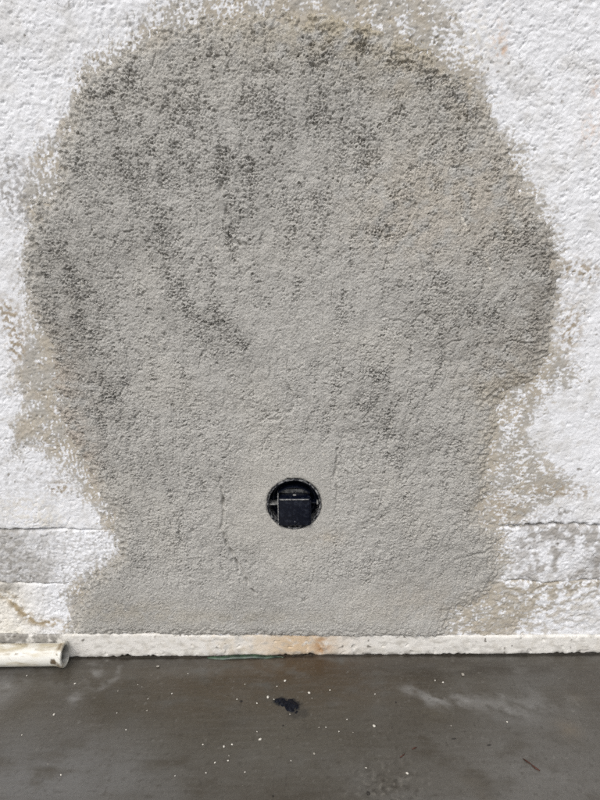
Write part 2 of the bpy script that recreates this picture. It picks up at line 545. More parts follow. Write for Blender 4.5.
def band_tone(X, Z):
    base, mixc = white_tone(X, Z)
    grey = lin(162, 159, 154)
    f = sm(W(68, 550)[0], W(20, 550)[0], X + 0.03 * fbm(X, Z, 0.04, 71, 2)) * 0.85
    mixc(grey, f * (0.65 + 0.5 * sm(-0.2, 0.3, fbm(X, Z, 0.009, 72, 2))))
    mixc(lin(186, 184, 181), 0.6 * sm(0.05, 0.35, fbm(X, Z, 0.006, 68, 2)) * sm(W(300, 550)[0], W(120, 550)[0], X))
    g = sm(W(505, 550)[0], W(525, 550)[0], X)
    g = g * (1 - 0.95 * blob(X, Z, 560, 560, 34, 22, W, 1.5) * sm(-0.5, 0.1, fbm(X, Z, 0.02, 73, 2)))
    mixc(lin(158, 153, 146), 0.85 * g * sm(-0.35, 0.15, fbm(X, Z, 0.016, 74, 3)))
    mixc(lin(130, 124, 116), 0.6 * blob(X, Z, 596, 562, 14, 9))
    return base


def lower_tone(X, Z):
    base, mixc = white_tone(X, Z)
    tan = lin(165, 148, 118)
    sp = fbm(X * 0.75, Z, 0.010, 75, 3)
    mixc(lin(232, 226, 212), 0.7 * sm(W(60, 600)[0], W(0, 600)[0], X))
    d = pathdist(X + 0.004 * noise(X, Z, 0.02, 76), Z + 0.004 * noise(X, Z, 0.02, 77),
                 [(0, 594), (12, 600), (20, 612), (34, 622), (62, 626)])
    mixc(tan, 0.95 * np.exp(-(d / (6 * Kp)) ** 2) * sm(-0.25, 0.15, sp))
    mixc(lin(150, 146, 138), 0.8 * blob(X, Z, 6, 588, 14, 6))
    r = sm(W(430, 600)[0], W(470, 600)[0], X) * sm(W(680, 600)[0], W(520, 600)[0], X + (Z - W(0, 605)[1]) * -1.2)
    mixc(lin(178, 170, 156), 0.95 * r * sm(-0.12, 0.22, sp))
    r2 = sm(W(500, 600)[0], W(540, 600)[0], X) * sm(W(0, 606)[1], W(0, 590)[1], Z)
    mixc(lin(158, 149, 133), 0.85 * r2 * sm(0.0, 0.25, fbm(X, Z, 0.0085, 78, 2)))
    return base


# ------------------------------------------------------------------ the wall
wall = empty('wall', (0, 0, 0))
tag(wall, 'white rendered masonry wall with a large patch of fresh grey mortar', 'wall')
XS = axis(-0.52, 0.52, 0.00115, -4.0, 4.0, 1.10)


def crack_fall(d, dep, w):
    return dep * np.exp(-np.abs(d) / w)


def crack1(X):                            # opening of the upper crack along the wall
    L = sm(W(104, 530)[0], W(66, 530)[0], X)
    Rr = sm(W(478, 530)[0], W(520, 530)[0], X)
    return np.clip(L + Rr, 0.06, 1) * (0.72 + 0.55 * noise(X, X * 0, 0.03, 81))


def crack2(X):
    L = sm(W(75, 585)[0], W(50, 585)[0], X) * 0.75
    Rr = sm(W(498, 583)[0], W(515, 583)[0], X)
    return np.clip(L + Rr, 0.05, 1) * np.clip(0.35 + 0.9 * noise(X, X * 0, 0.02, 82), 0.02, 1.1)


def make_part(name, zrows, lo, hi, tone, extra):
    """zrows: 0..1 rows between curves lo(x) and hi(x)"""
    X = np.repeat(XS[None, :], len(zrows), 0)
    l, h = lo(XS)[None, :], hi(XS)[None, :]
    Z = l + zrows[:, None] * (h - l)
    Hh = wall_low(X, Z) + stucco(X, Z) + extra(X, Z, l, h)
    t, core, so = patch_thick(X, Z)
    C = tone(X, Z)
    hid = (t > 0.0044) & (so > 0.02)
    rr = np.hypot(X - capx, Z - capz)
    hid |= rr < CAP_R + 0.004
    keep = ~(hid[:-1, :-1] & hid[1:, :-1] & hid[:-1, 1:] & hid[1:, 1:])
    o = grid_mesh(name, X, -Hh, Z, C, M_white, keep)
    adopt(o, wall)
    return o


ztop = 2.7
zu = axis(W(300, 536)[1], 0.89, 0.00118, W(300, 536)[1], ztop, 1.10)
zu = (zu - zu[0]) / (zu[-1] - zu[0])
o = make_part('upper_render', zu, zb1, lambda x: x * 0 + ztop, lambda X, Z: white_tone(X, Z)[0],
              lambda X, Z, l, h: -crack_fall(Z - l, 0.014, 0.0014) * crack1(X) * np.clip(0.8 + 1.3 * noise(X, X * 0, 0.012, 86), 0.05, 2)
              - 0.0016 * np.exp(-(Z - l) / 0.006) * sm(-.1, .4, noise(X, Z, 0.012, 83)) * crack1(X))
o = make_part('course_band', np.linspace(0, 1, 74), zb2, zb1, band_tone,
              lambda X, Z, l, h: -crack_fall(h - Z, 0.014, 0.0013) * crack1(X) * np.clip(0.8 + 1.3 * noise(X, X * 0, 0.012, 86), 0.05, 2) - crack_fall(Z - l, 0.007, 0.0013) * crack2(X)
              + 0.0005 * noise(X, Z, 0.004, 84) * infade(X, Z))
o = make_part('lower_render', np.linspace(0, 1, 68), zb3, zb2, lower_tone,
              lambda X, Z, l, h: -crack_fall(h - Z, 0.007, 0.0013) * crack2(X)
              + 0.0008 * fbm(X * 0.7, Z, 0.009, 85, 2) * infade(X, Z))


# base strip: the white painted foot of the wall, slightly proud, chipped along the floor
def strip():
    rows = np.concatenate([np.linspace(0, 1, 36)])
    X = np.repeat(XS[None, :], len(rows) + 3, 0)
    fl = infade(XS, XS * 0)
    lo = 0.0002 + fl * (0.0018 * np.maximum(0, noise(XS, XS * 0, 0.045, 91)) + 0.0011 * np.maximum(0, noise(XS, XS * 0, 0.012, 92)))
    for px, w, hh in [(116, 9, 0.0020), (126, 6, 0.0030), (152, 8, 0.0032), (180, 7, 0.0020), (305, 12, 0.0035), (285, 6, 0.003), (570, 22, 0.0028),
                      (455, 20, 0.0015)]:
        lo = lo + hh * np.exp(-((XS - W(px, 652)[0]) / (w * Kp)) ** 2) * np.clip(0.6 + 1.2 * noise(XS, XS * 0, 0.006, 93), 0, 2)
    lo = lo[None, :]
    hi = zb3(XS)[None, :] - 0.0004
    Z = lo + rows[:, None] * (hi - lo)
    h = 0.0016 + 0.0008 * noise(X[:36], Z, 0.10, 94) + infade(X[:36], Z) * (0.0005 * fbm(X[:36], Z, 0.012, 95, 3)
        - 0.0014 * sm(0.58, 0.75, noise(X[:36], Z, 0.010, 96)))
    d = np.minimum(Z - lo, hi - Z)
    h = h - 0.0018 * np.exp(-d / 0.0011)
    Yf = -h
    # return edges into the wall
    Zall = np.concatenate([lo + 0 * XS[None, :], lo + 0 * XS[None, :], Z, hi + 0 * XS[None, :]], 0)[:len(rows) + 3]
    Yall = np.concatenate([0.030 + 0 * XS[None, :], 0.0 + 0 * XS[None, :], Yf, 0.012 + 0 * XS[None, :]], 0)
    C = np.zeros(Zall.shape + (3,)) + lin(228, 225, 219)

    def mixc(c, f):
        nonlocal C
        f = np.clip(f, 0, 1)[..., None]
        C = C * (1 - f) + c * f
    sp = fbm(X, Zall, 0.014, 97, 3)
    mixc(lin(205, 200, 190), 0.5 * sm(0.0, 0.5, sp))
    mixc(lin(206, 176, 136), 0.8 * blob(X, Zall, 298, 645, 40, 40) * sm(-0.9, -0.1, sp))
    mixc(lin(220, 200, 168), 0.3 * blob(X, Zall, 250, 645, 50, 30) * sm(-0.3, 0.3, sp))
    mixc(lin(168, 122, 70), 0.9 * blob(X, Zall, 322, 645, 8, 12) * sm(-0.3, 0.2, sp))
    mixc(lin(120, 116, 110), 0.85 * sm(W(72, 645)[0], W(56, 645)[0], X) * sm(-0.6, 0.1, sp))
    spk = sm(0.56, 0.66, noise(X, Zall, 0.0075, 98)) * sm(-0.05, 0.3, noise(X, Zall, 0.04, 99))
    mixc(lin(88, 80, 70), 0.75 * spk)
    mixc(lin(178, 174, 166), 0.5 * sm(0.1, 0.45, fbm(X * 0.5, Zall, 0.008, 101, 3)))
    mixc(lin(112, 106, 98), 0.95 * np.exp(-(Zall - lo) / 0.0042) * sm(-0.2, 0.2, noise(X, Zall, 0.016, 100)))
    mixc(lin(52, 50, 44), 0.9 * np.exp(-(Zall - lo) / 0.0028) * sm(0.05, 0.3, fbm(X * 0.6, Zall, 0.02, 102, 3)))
    o = grid_mesh('base_strip', X, Yall, Zall, C, M_white)
    o['label'] = 'narrow cream white painted strip along the foot of the wall with a rusty stain'
    adopt(o, wall)


strip()


# fresh mortar
def patch():
    lo, hi = W(300, 636)[1], W(300, -40)[1]
    px0, px1 = W(2, 560)[0] - 0.006, W(590, 560)[0] + 0.01
    xs = np.arange(px0, px1, 0.00086)
    zs = np.arange(lo - 0.006, hi + 0.01, 0.00090)
    X, Z = np.meshgrid(xs, zs)
    t, core, so = patch_thick(X, Z)
    rel, dens = mortar_relief(X, Z)
    Hh = wall_low(X, Z) + t + rel * (0.25 + 0.75 * core)
    zz = zb3(xs)[None, :]
    e = Z - zz
    Hh = np.where(e < 0.0, -0.004, Hh - 0.0016 * np.exp(-np.clip(e, 0, 1) / 0.0015))
    rr = np.hypot(X - capx, Z - capz) + 0.0013 * noise(X, Z, 0.012, 141) + 0.0008 * noise(X, Z, 0.005, 142)
    seat = 0.0060 + 0.0006 * noise(X, Z, 0.01, 51)
    f = sm(CAP_R + 0.022, CAP_R + 0.004, rr)
    Hh = Hh * (1 - f) + f * (seat + 0.35 * rel)
    Hh = Hh - 0.0035 * np.exp(-np.clip(rr - CAP_R, 0, 1) / 0.0010)
    # colours
    C = np.zeros(X.shape + (3,)) + lin(182, 180, 175)

    def mixc(c, f):
        nonlocal C
        f = np.clip(f, 0, 1)[..., None]
        C = C * (1 - f) + c * f
    mixc(lin(170, 167, 161), 0.15 * sm(0.35, 1.0, dens))
    mixc(lin(166, 164, 159), 0.6 * sm(-0.1, 0.5, fbm(X, Z, 0.11, 52, 3)))
    mixc(lin(188, 185, 178), 0.5 * sm(0.0, 0.5, fbm(X, Z, 0.13, 54, 2)))
    tan = lin(182, 174, 160)
    mixc(tan, (1 - core) * 0.55 * (0.45 + 0.55 * sm(-0.3, 0.3, fbm(X, Z, 0.03, 55, 3))))
    for px, py, rx, ry, a, c in [(370, 20, 110, 26, .8, lin(172, 161, 138)), (430, 40, 50, 30, .7, lin(168, 158, 138)),
                                 (395, 90, 16, 12, .5, tan), (440, 185, 70, 36, .7, lin(188, 181, 169)), (420, 230, 56, 30, .6, lin(187, 180, 169)), (500, 200, 40, 40, .5, lin(184, 176, 164)), (62, 300, 34, 90, .6, lin(158, 155, 149)), (100, 400, 30, 50, .4, lin(160, 157, 151)), (330, 62, 130, 26, .15, lin(164, 160, 152)), (505, 255, 50, 26, .45, lin(158, 154, 147)), (470, 340, 50, 40, .35, lin(162, 158, 151)), (120, 100, 50, 40, .15, lin(164, 160, 152)),
                                 (40, 380, 30, 40, .85, lin(172, 160, 146)), (75, 460, 20, 40, .7, lin(176, 162, 148)),
                                 (470, 108, 20, 16, .6, tan), (510, 385, 40, 18, .7, tan), (510, 450, 30, 70, .8, lin(170, 161, 144)),
                                 (325, 536, 16, 8, .35, lin(178, 160, 130)), (130, 610, 60, 14, .45, lin(168, 160, 144)),
                                 (250, 616, 120, 8, .4, lin(172, 166, 152)), (430, 600, 60, 24, .3, lin(176, 166, 150)),
                                 (545, 290, 20, 60, .7, lin(148, 143, 135)), (520, 350, 30, 26, .4, lin(150, 144, 135)),
                                 (130, 35, 30, 14, .6, tan)]:
        mixc(c, a * blob(X, Z, px, py, rx, ry) * sm(-0.5, 0.2, fbm(X, Z, 0.02, 53, 3)))
    mixc(lin(190, 187, 180), 0.5 * blob(X, Z, 282, 505, 56, 56, W, 2))
    # loose white sand grains dragged over the surface and scratches
    mixc(lin(225, 220, 208), 0.8 * sm(0.66, 0.74, noise(X, Z, 0.006, 56)) * sm(0.15, 0.5, noise(X, Z, 0.07, 57)) * 0.7)
    mixc(lin(112, 108, 102), 0.40 * sm(0.42, 0.60, noise(X, Z, 0.0028, 58)))
    mixc(lin(206, 203, 196), 0.40 * sm(0.42, 0.60, noise(X, Z, 0.0026, 59)))
    for pts in [[(459, 213), (468, 234)], [(484, 258), (490, 272)], [(505, 228), (512, 236)]]:
        mixc(lin(222, 216, 204), 0.7 * np.exp(-(pathdist(X, Z, pts) / (0.8 * Kp)) ** 2))
    bad = (t < -0.0024) | (rr < CAP_R - 0.0008) | (e < -0.0022)
    keep = ~(bad[:-1, :-1] | bad[1:, :-1] | bad[:-1, 1:] | bad[1:, 1:])
    o = grid_mesh('mortar_patch', X, -Hh, Z, C, M_mortar, keep)
    o['label'] = 'large rough rounded patch of fresh grey mortar smeared over the white wall'
    adopt(o, wall)


patch()

# the masonry behind the render, drilled for the pipe fitting
bm = bmesh.new()
hx, seg = 0.047, 32
y0, y1 = 0.012, 0.20
ring = [bm.verts.new((capx + hx * math.cos(2 * math.pi * k / seg), y0, capz + hx * math.sin(2 * math.pi * k / seg))) for k in range(seg)]
ringb = [bm.verts.new((v.co.x, 0.11, v.co.z)) for v in ring]
sq = []
for k in range(seg):
    c, s = math.cos(2 * math.pi * k / seg), math.sin(2 * math.pi * k / seg)
    m = max(abs(c), abs(s))
    sq.append(bm.verts.new((capx + 0.15 * c / m, y0, capz + 0.15 * s / m)))
for k in range(seg):
    j = (k + 1) % seg
    bm.faces.new((ring[k], ring[j], sq[j], sq[k]))
    bm.faces.new((ring[j], ring[k], ringb[k], ringb[j]))
bm.faces.new(ringb)


def bxs(bm, x0, x1, ya, yb, z0, z1):
    v = [bm.verts.new(p) for p in [(x0, ya, z0), (x1, ya, z0), (x1, yb, z0), (x0, yb, z0), (x0, ya, z1), (x1, ya, z1), (x1, yb, z1), (x0, yb, z1)]]
    for f in [(0, 1, 5, 4), (1, 2, 6, 5), (2, 3, 7, 6), (3, 0, 4, 7), (4, 5, 6, 7), (3, 2, 1, 0)]:
        bm.faces.new([v[i] for i in f])
    return v


bxs(bm, -4, capx - 0.15, y0, y1, -0.02, 2.69)
bxs(bm, capx + 0.15, 4, y0, y1, -0.02, 2.69)
bxs(bm, capx - 0.15, capx + 0.15, y0, y1, capz + 0.15, 2.69)
bxs(bm, capx - 0.15, capx + 0.15, y0, y1, -0.02, capz - 0.15)
o = bm_obj('masonry_core', bm, M_core, smooth=False)
adopt(o, wall)


# ------------------------------------------------------------------ the floor
def floor():
    xs = axis(-0.48, 0.48, 0.0018, -25, 25, 1.16)
    ys = axis(-0.34, 0.004, 0.0017, -40, 0.010, 1.16)
    X, Y = np.meshgrid(xs, ys)
    fd = sm(0.9, 0.5, np.abs(X)) * sm(-0.7, -0.36, Y)
    Z = 0.0012 * noise(X, Y, 0.25, 201) * fd + fd * (0.00022 * fbm(X, Y, 0.012, 202, 3) + 0.00004 * noise(X * 0.12, Y, 0.0030, 203)
        + 0.00008 * noise(X, Y * 0.2, 0.0028, 204))
    # spalled, gritty spot at lower right
    rough = blob(X, Y, 388, 790, 26, 26, F)
    Z = Z - 0.0009 * rough * sm(0.1, 0.5, noise(X, Y, 0.006, 205))
    # trowel arcs
    for cx_, cy_, r in [(380, 850, 95), (380, 850, 120), (540, 850, 150)]:
        a = F(cx_, cy_)
        d = np.abs(np.hypot(X - a[0], Y - a[1]) - r * Kp)
        Z = Z - 0.00025 * np.exp(-(d / 0.0016) ** 2) * sm(0, 0.4, noise(X, Y, 0.06, 206))
    # groove against the wall
    Z = Z - 0.0012 * np.exp(-np.abs(Y + 0.001) / 0.003) * fd
    C = np.zeros(X.shape + (3,)) + lin(78, 74, 67)

    def mixc(c, f):
        nonlocal C
        f = np.clip(f, 0, 1)[..., None]
        C = C * (1 - f) + c * f
    n = fbm(X, Y, 0.12, 210, 4)
    n2 = fbm(X, Y * 1.6, 0.05, 211, 4)
    mixc(lin(90, 88, 84), 0.7 * sm(-0.1, 0.5, n))
    mixc(lin(66, 60, 51), 0.6 * sm(0.0, 0.5, -n))
    for px, py, rx, ry, a, c in [(300, 668, 80, 26, .85, lin(70, 54, 36)), (340, 690, 60, 26, .5, lin(74, 62, 46)), (215, 690, 110, 40, .6, lin(76, 66, 52)),
                                 (60, 700, 90, 18, .55, lin(70, 65, 56)), (480, 668, 130, 12, .8, lin(56, 51, 44)), (120, 664, 130, 8, .5, lin(58, 54, 48)),
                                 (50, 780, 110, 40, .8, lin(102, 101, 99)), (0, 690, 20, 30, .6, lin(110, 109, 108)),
                                 (520, 775, 110, 60, .6, lin(102, 100, 96)), (250, 740, 120, 40, .3, lin(86, 82, 72)),
                                 (567, 729, 12, 10, .55, lin(104, 95, 82)), (577, 698, 9, 7, .35, lin(98, 92, 82)), (483, 791, 8, 10, .7, lin(74, 66, 54)),
                                 (470, 779, 8, 5, .5, lin(80, 74, 64)), (436, 716, 14, 10, .4, lin(84, 78, 66)),
                                 (150, 660, 60, 7, .4, lin(72, 68, 62)), (315, 765, 6, 4, .4, lin(66, 60, 50))]:
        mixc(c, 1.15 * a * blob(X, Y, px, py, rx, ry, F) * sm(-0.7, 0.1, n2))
    # pale lime bloom
    bl = fbm(X + Y * 0.6, Y * 1.2, 0.03, 212, 4)
    for pts, w, a in [([(76, 698), (84, 690), (95, 676), (100, 664)], 7, .5), ([(98, 690), (116, 678), (118, 668)], 4, .35),
                      ([(410, 691), (432, 700), (460, 700)], 9, .5), ([(430, 696), (452, 706)], 8, .3), ([(470, 700), (516, 712)], 12, .35),
                      ([(500, 694), (508, 708)], 5, .3), ([(532, 705), (560, 702)], 14, .25),
                      ([(0, 690), (14, 684)], 12, .35), ([(548, 776), (556, 778)], 4, .5), ([(10, 660), (50, 668)], 9, .25)]:
        d = pathdist(X + 0.006 * noise(X, Y, 0.02, 213), Y + 0.006 * noise(X, Y, 0.02, 214), pts, F)
        mixc(lin(150, 149, 147), a * 0.95 * np.exp(-(d / (w * Kp)) ** 2) * sm(-0.35, 0.5, bl))
    mixc(lin(48, 44, 38), 0.6 * rough * sm(0.15, 0.5, noise(X, Y, 0.007, 215)))
    mixc(lin(124, 120, 112), 0.5 * rough * sm(0.25, 0.5, noise(X, Y, 0.006, 216)))
    # fine mineral speckle
    mixc(lin(58, 54, 48), 0.35 * sm(0.45, 0.65, noise(X, Y, 0.007, 217)) * fd)
    mixc(lin(122, 119, 113), 0.35 * sm(0.5, 0.7, noise(X, Y, 0.006, 218)) * sm(0, .4, n2) * fd)
    # dark damp line along the foot of the wall
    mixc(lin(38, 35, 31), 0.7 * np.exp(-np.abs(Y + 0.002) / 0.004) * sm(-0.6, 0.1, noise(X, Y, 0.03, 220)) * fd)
    mixc(lin(60, 56, 50), 0.3 * sm(0.40, 0.6, noise(X, Y, 0.0036, 221)) * fd)
    mixc(lin(112, 109, 104), 0.2 * sm(0.46, 0.62, noise(X, Y, 0.0034, 222)) * fd)
    mixc(lin(64, 58, 50), 0.12 * sm(0.1, 0.4, noise(X * 0.12, Y, 0.006, 223)) * fd)
    mixc(lin(104, 102, 98), 0.10 * sm(0.1, 0.4, noise(X * 0.10, Y, 0.0045, 224)) * fd)
    # wet halo of the tar
    tn = fbm(X, Y, 0.008, 219, 3)
    mixc(lin(24, 24, 26), 0.9 * sm(0.35, 0.6, np.maximum(blob(X, Y, 281, 702, 8, 6, F), blob(X, Y, 294, 706, 9, 9, F)) + 0.35 * tn))
    mixc(lin(52, 50, 47), 0.6 * sm(0.2, 0.7, blob(X, Y, 298, 714, 10, 7, F) + 0.35 * tn))
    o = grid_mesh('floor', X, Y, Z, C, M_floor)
    o['kind'] = 'structure'
    return xs, ys, Z


fxs, fys, fZ = floor()


def floor_z(x, y):
    i = int(np.clip(np.searchsorted(fxs, x), 0, len(fxs) - 1))
    j = int(np.clip(np.searchsorted(fys, y), 0, len(fys) - 1))
    return float(fZ[j, i])


# ------------------------------------------------------------------ black pipe fitting in the mortar
fit = empty('pipe_fitting', (capx, -0.0045, capz))
fit.scale = (0.918, 0.918, 0.918)
tag(fit, 'black round plastic pipe fitting with a square plug, set into the grey mortar', 'pipe fitting')


def lathe(bm, prof, seg=64):              # prof: (radius, y) list, axis along y through the fitting centre
    rings = []
    for r, y in prof:
        rings.append([bm.verts.new((r * math.cos(2 * math.pi * k / seg), y, r * math.sin(2 * math.pi * k / seg))) for k in range(seg)])
    for a, b in zip(rings, rings[1:]):
        for k in range(seg):
            j = (k + 1) % seg
            bm.faces.new((a[k], b[k], b[j], a[j]))
    return rings


def finish(bm):
    bmesh.ops.recalc_face_normals(bm, faces=bm.faces)


bm = bmesh.new()
rg = lathe(bm, [(0.0405, 0.040), (0.0405, -0.0015), (0.0400, -0.0026), (0.0385, -0.0026), (0.0380, -0.0015), (0.0376, 0.040)])
finish(bm)
bm_obj('rim', bm, M_rim, fit)
bm = bmesh.new()
rings = lathe(bm, [(0.0375, 0.020), (0.0340, 0.0195), (0.0335, 0.0165), (0.0305, 0.0165), (0.0300, 0.0205), (0.004, 0.0205)])
bm.faces.new(rings[-1])
finish(bm)
bm_obj('recessed_disc', bm, M_black, fit)


def bbox(name, x0, x1, ya, yb, z0, z1, mat, parent, bev=0.0008):
    bm = bmesh.new()
    bxs(bm, x0, x1, ya, yb, z0, z1)
    bmesh.ops.recalc_face_normals(bm, faces=bm.faces)
    bmesh.ops.bevel(bm, geom=bm.edges[:], offset=bev, segments=2, affect='EDGES', profile=0.6)
    return bm_obj(name, bm, mat, parent, smooth=True)


# square plug: four walls round a hollow with a flat face set back
q = bbox('square_plug', -0.0225, 0.0240, -0.0085, 0.0200, -0.0312, 0.0120, M_black, fit, 0.0010)
bbox('highlight_ridge', -0.0210, 0.0225, -0.0094, -0.0083, 0.0102, 0.0116, M_blackedge, q, 0.0003)  # highlight of the plug's front top edge, built as a thin pale bar
bbox('side_flange', -0.0243, -0.0227, -0.0078, 0.0150, -0.0302, 0.0170, M_blackedge, q, 0.0004)  # pale colour carries the left edge highlight along with its wear
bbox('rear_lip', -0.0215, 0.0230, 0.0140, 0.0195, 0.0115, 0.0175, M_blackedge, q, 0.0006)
bbox('side_flange', 0.0242, 0.0255, -0.0080, 0.0150, -0.0300, 0.0085, M_black, q, 0.0004)
bm = bmesh.new()
bmesh.ops.create_uvsphere(bm, u_segments=12, v_segments=8, radius=0.0030)
bmesh.ops.transform(bm, matrix=Matrix.Translation((0.0015, -0.0085, -0.0270)) @ Matrix.Diagonal((1.1, 0.7, 1.3, 1)), verts=bm.verts)
bm_obj('knob', bm, M_black, q)
bm = bmesh.new()
bmesh.ops.create_uvsphere(bm, u_segments=12, v_segments=8, radius=0.0022)
bmesh.ops.transform(bm, matrix=Matrix.Translation((0.0010, 0.0050, 0.0122)) @ Matrix.Diagonal((1.3, 1.2, 0.6, 1)), verts=bm.verts)
bm_obj('highlight_nub', bm, M_blackedge, q)  # small highlight on the plug's top face, modelled as a pale bump
bbox('web', -0.0372, -0.0245, 0.0030, 0.0190, -0.0030, -0.0014, M_blackedge, fit, 0.0003)  # left web, its edge highlight put into the pale colour
bbox('web', 0.0257, 0.0372, 0.0030, 0.0190, -0.0010, 0.0006, M_black, fit, 0.0003)
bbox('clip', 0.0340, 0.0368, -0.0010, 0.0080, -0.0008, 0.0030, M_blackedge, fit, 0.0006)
bm = bmesh.new()                          # arched lip over the plug
n = 20
pr = []
for k in range(n + 1):
    a = R(38) + R(104) * k / n
    for r, y in ((0.0310, 0.002), (0.0290, 0.002), (0.0290, 0.017), (0.0310, 0.017)):
        pr.append(bm.verts.new((r * math.cos(a), y, r * math.sin(a) * 0.86)))
for k in range(n):
    for i in range(4):
        j = (i + 1) % 4
        bm.faces.new((pr[4 * k + i], pr[4 * k + j], pr[4 * k + 4 + j], pr[4 * k + 4 + i]))
bm.faces.new(pr[:4])
bm.faces.new(pr[-4:])
finish(bm)
bm_obj('arched_lip', bm, M_black, fit, smooth=False)

# ------------------------------------------------------------------ white plastic pipe on the floor
PR = 0.0158
pxe = W(67, 650)[0] + 0.004
pipe = empty('plastic_pipe', (pxe - 0.35, -0.0020 - PR, 0.0))
tag(pipe, 'dirty white plastic pipe lying on the floor against the wall', 'pipe')


def pipe_mesh():
    xs = np.concatenate([np.linspace(-0.9, -0.12, 40), np.linspace(-0.118, 0, 80)])
    seg = 72
    A = np.linspace(0, 2 * np.pi, seg + 1)
    rows = [(x, None) for x in xs]
    Xg, Ag = np.meshgrid(xs, A, indexing='ij')
    fl = 0.0022 * sm(-0.012, -0.003, Xg)          # swollen cut end
    edge = -0.0022 * np.exp(-((Xg + 0.0) / 0.002) ** 2) * 0
    wob = 0.00025 * noise(Xg, Ag * PR, 0.03, 301)
    rag = 0.0012 * noise(Ag * PR, Ag * 0, 0.012, 302) * sm(-0.02, 0, Xg)
    Rr = PR + fl + wob + edge
    inner = np.linspace(0, -0.30, 40)
    Xi, Ai = np.meshgrid(inner, A, indexing='ij')
    Ri = np.full(Xi.shape, PR - 0.0034) + 0.0008 * sm(-0.017, 0, Xi)
    lip = np.linspace(0, 1, 5)[1:-1]
    Xl, Al = np.meshgrid(0.0006 * np.sin(lip * np.pi), A, indexing='ij')
    Rl = (PR + 0.0022) * (1 - lip[:, None]) + (PR - 0.0026) * lip[:, None] + 0 * Al
    Xa = np.concatenate([Xg + rag, Xl + rag[-1:], Xi + rag[-1:] * np.exp(Xi / 0.01)], 0)
    Aa = np.concatenate([Ag, Al, Ai], 0)
    Ra = np.concatenate([Rr, Rl, Ri], 0)
    Ya, Za = Ra * np.cos(Aa), Ra * np.sin(Aa)
    C = np.zeros(Xa.shape + (3,)) + lin(228, 226, 218)

    def mixc(c, f):
        nonlocal C
        f = np.clip(f, 0, 1)[..., None]
        C = C * (1 - f) + c * f
    s = Aa * PR
    sp = fbm(Xa * 0.35, s, 0.014, 303, 3)
    top = np.clip(np.sin(Aa - 0.2), 0, 1)
    mixc(lin(170, 158, 130), 0.75 * sm(0.55, 0.95, top) * sm(-0.5, 0.3, sp))
    mixc(lin(196, 186, 160), 0.6 * sm(0.0, 0.5, sp))
    mixc(lin(150, 138, 112), 0.5 * sm(0.25, 0.5, fbm(Xa * 0.2, s, 0.005, 309, 3)))
    mixc(lin(110, 96, 74), 0.8 * sm(0.40, 0.55, noise(Xa, s, 0.006, 304)) * sm(0.0, 0.4, noise(Xa, s, 0.03, 305)))
    mixc(lin(118, 102, 78), 0.9 * np.exp(-((Xa + 0.004) / 0.0035) ** 2) * sm(-0.3, 0.3, noise(s, Xa * 0.2, 0.01, 306)))
    # brown scab near the lower front of the cut end
    d = np.hypot((Xa + 0.0105), (s - PR * (np.pi * 1.0)) * 1.1)
    mixc(lin(92, 76, 54), 0.95 * sm(0.0062, 0.0040, d + 0.0022 * noise(Xa, s, 0.004, 307)))
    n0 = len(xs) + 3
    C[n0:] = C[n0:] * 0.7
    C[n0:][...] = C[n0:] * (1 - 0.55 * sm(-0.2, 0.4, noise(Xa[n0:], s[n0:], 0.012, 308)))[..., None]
    k0 = int(np.searchsorted(xs, -0.0125))
    k1 = n0 + 3
    row = np.arange(Xa.shape[0] - 1)[:, None] + np.zeros((1, seg), int)
    end = (row >= k0) & (row < k1)
    for nm, kp in (('tube', ~end), ('flared_end', end)):
        o = grid_mesh(nm, Xa, Ya, Za, C, M_pvc, kp)
        o.parent = pipe
        o.location = (0.35, 0, PR + 0.0022)
    o['label'] = 'swollen cut end of the pipe with a brown scab and grimy rim'
    return o


pt = pipe_mesh()
pipe.rotation_euler = (0, 0, R(0.3))

# ------------------------------------------------------------------ grit, crumbs, twigs, tar on the floor
def lump_mesh(name, seed, mat, sub=2, sq=(1, 1, 0.7), am=0.3):
    bm = bmesh.new()
    bmesh.ops.create_icosphere(bm, subdivisions=sub, radius=1.0)
    rr = random.Random(seed)
    off = [Vector((rr.uniform(-1, 1), rr.uniform(-1, 1), rr.uniform(-1, 1))).normalized() for _ in range(7)]
    amp = [rr.uniform(-am, am) for _ in off]
    for v in bm.verts:
        s = 1 + sum(a * max(0, v.co.normalized().dot(o)) ** 3 for a, o in zip(amp, off))
        v.co = Vector((v.co.x * sq[0] * s, v.co.y * sq[1] * s, v.co.z * sq[2] * s))
    zmin = min(v.co.z for v in bm.verts)
    for v in bm.verts:
        v.co.z -= zmin
    me = bpy.data.meshes.new(name)
    bm.to_mesh(me)
    bm.free()
    for p in me.polygons:
        p.use_smooth = True
    me.materials.append(mat)
    return me


white_meshes = [lump_mesh('grit', k, M_white_grit, 2, (1, 0.8, 0.6)) for k in range(5)]
grey_meshes = [lump_mesh('grit', 20 + k, M_grey_grit, 2, (1, 0.8, 0.5)) for k in range(3)]
dark_meshes = [lump_mesh('grit', 40 + k, M_dark_grit, 2, (1.1, 0.7, 0.5)) for k in range(3)]


def place(name, me, px, py, r, rz, label, cat, group=None):
    x, y = F(px, py)
    o = bpy.data.objects.new(name, me)
    o.location = (x, y, floor_z(x, y) - 0.0002)
    o.scale = (r, r, r)
    o.rotation_euler = (0, 0, rz)
    col.objects.link(o)
    tag(o, label, cat, group)
    return o


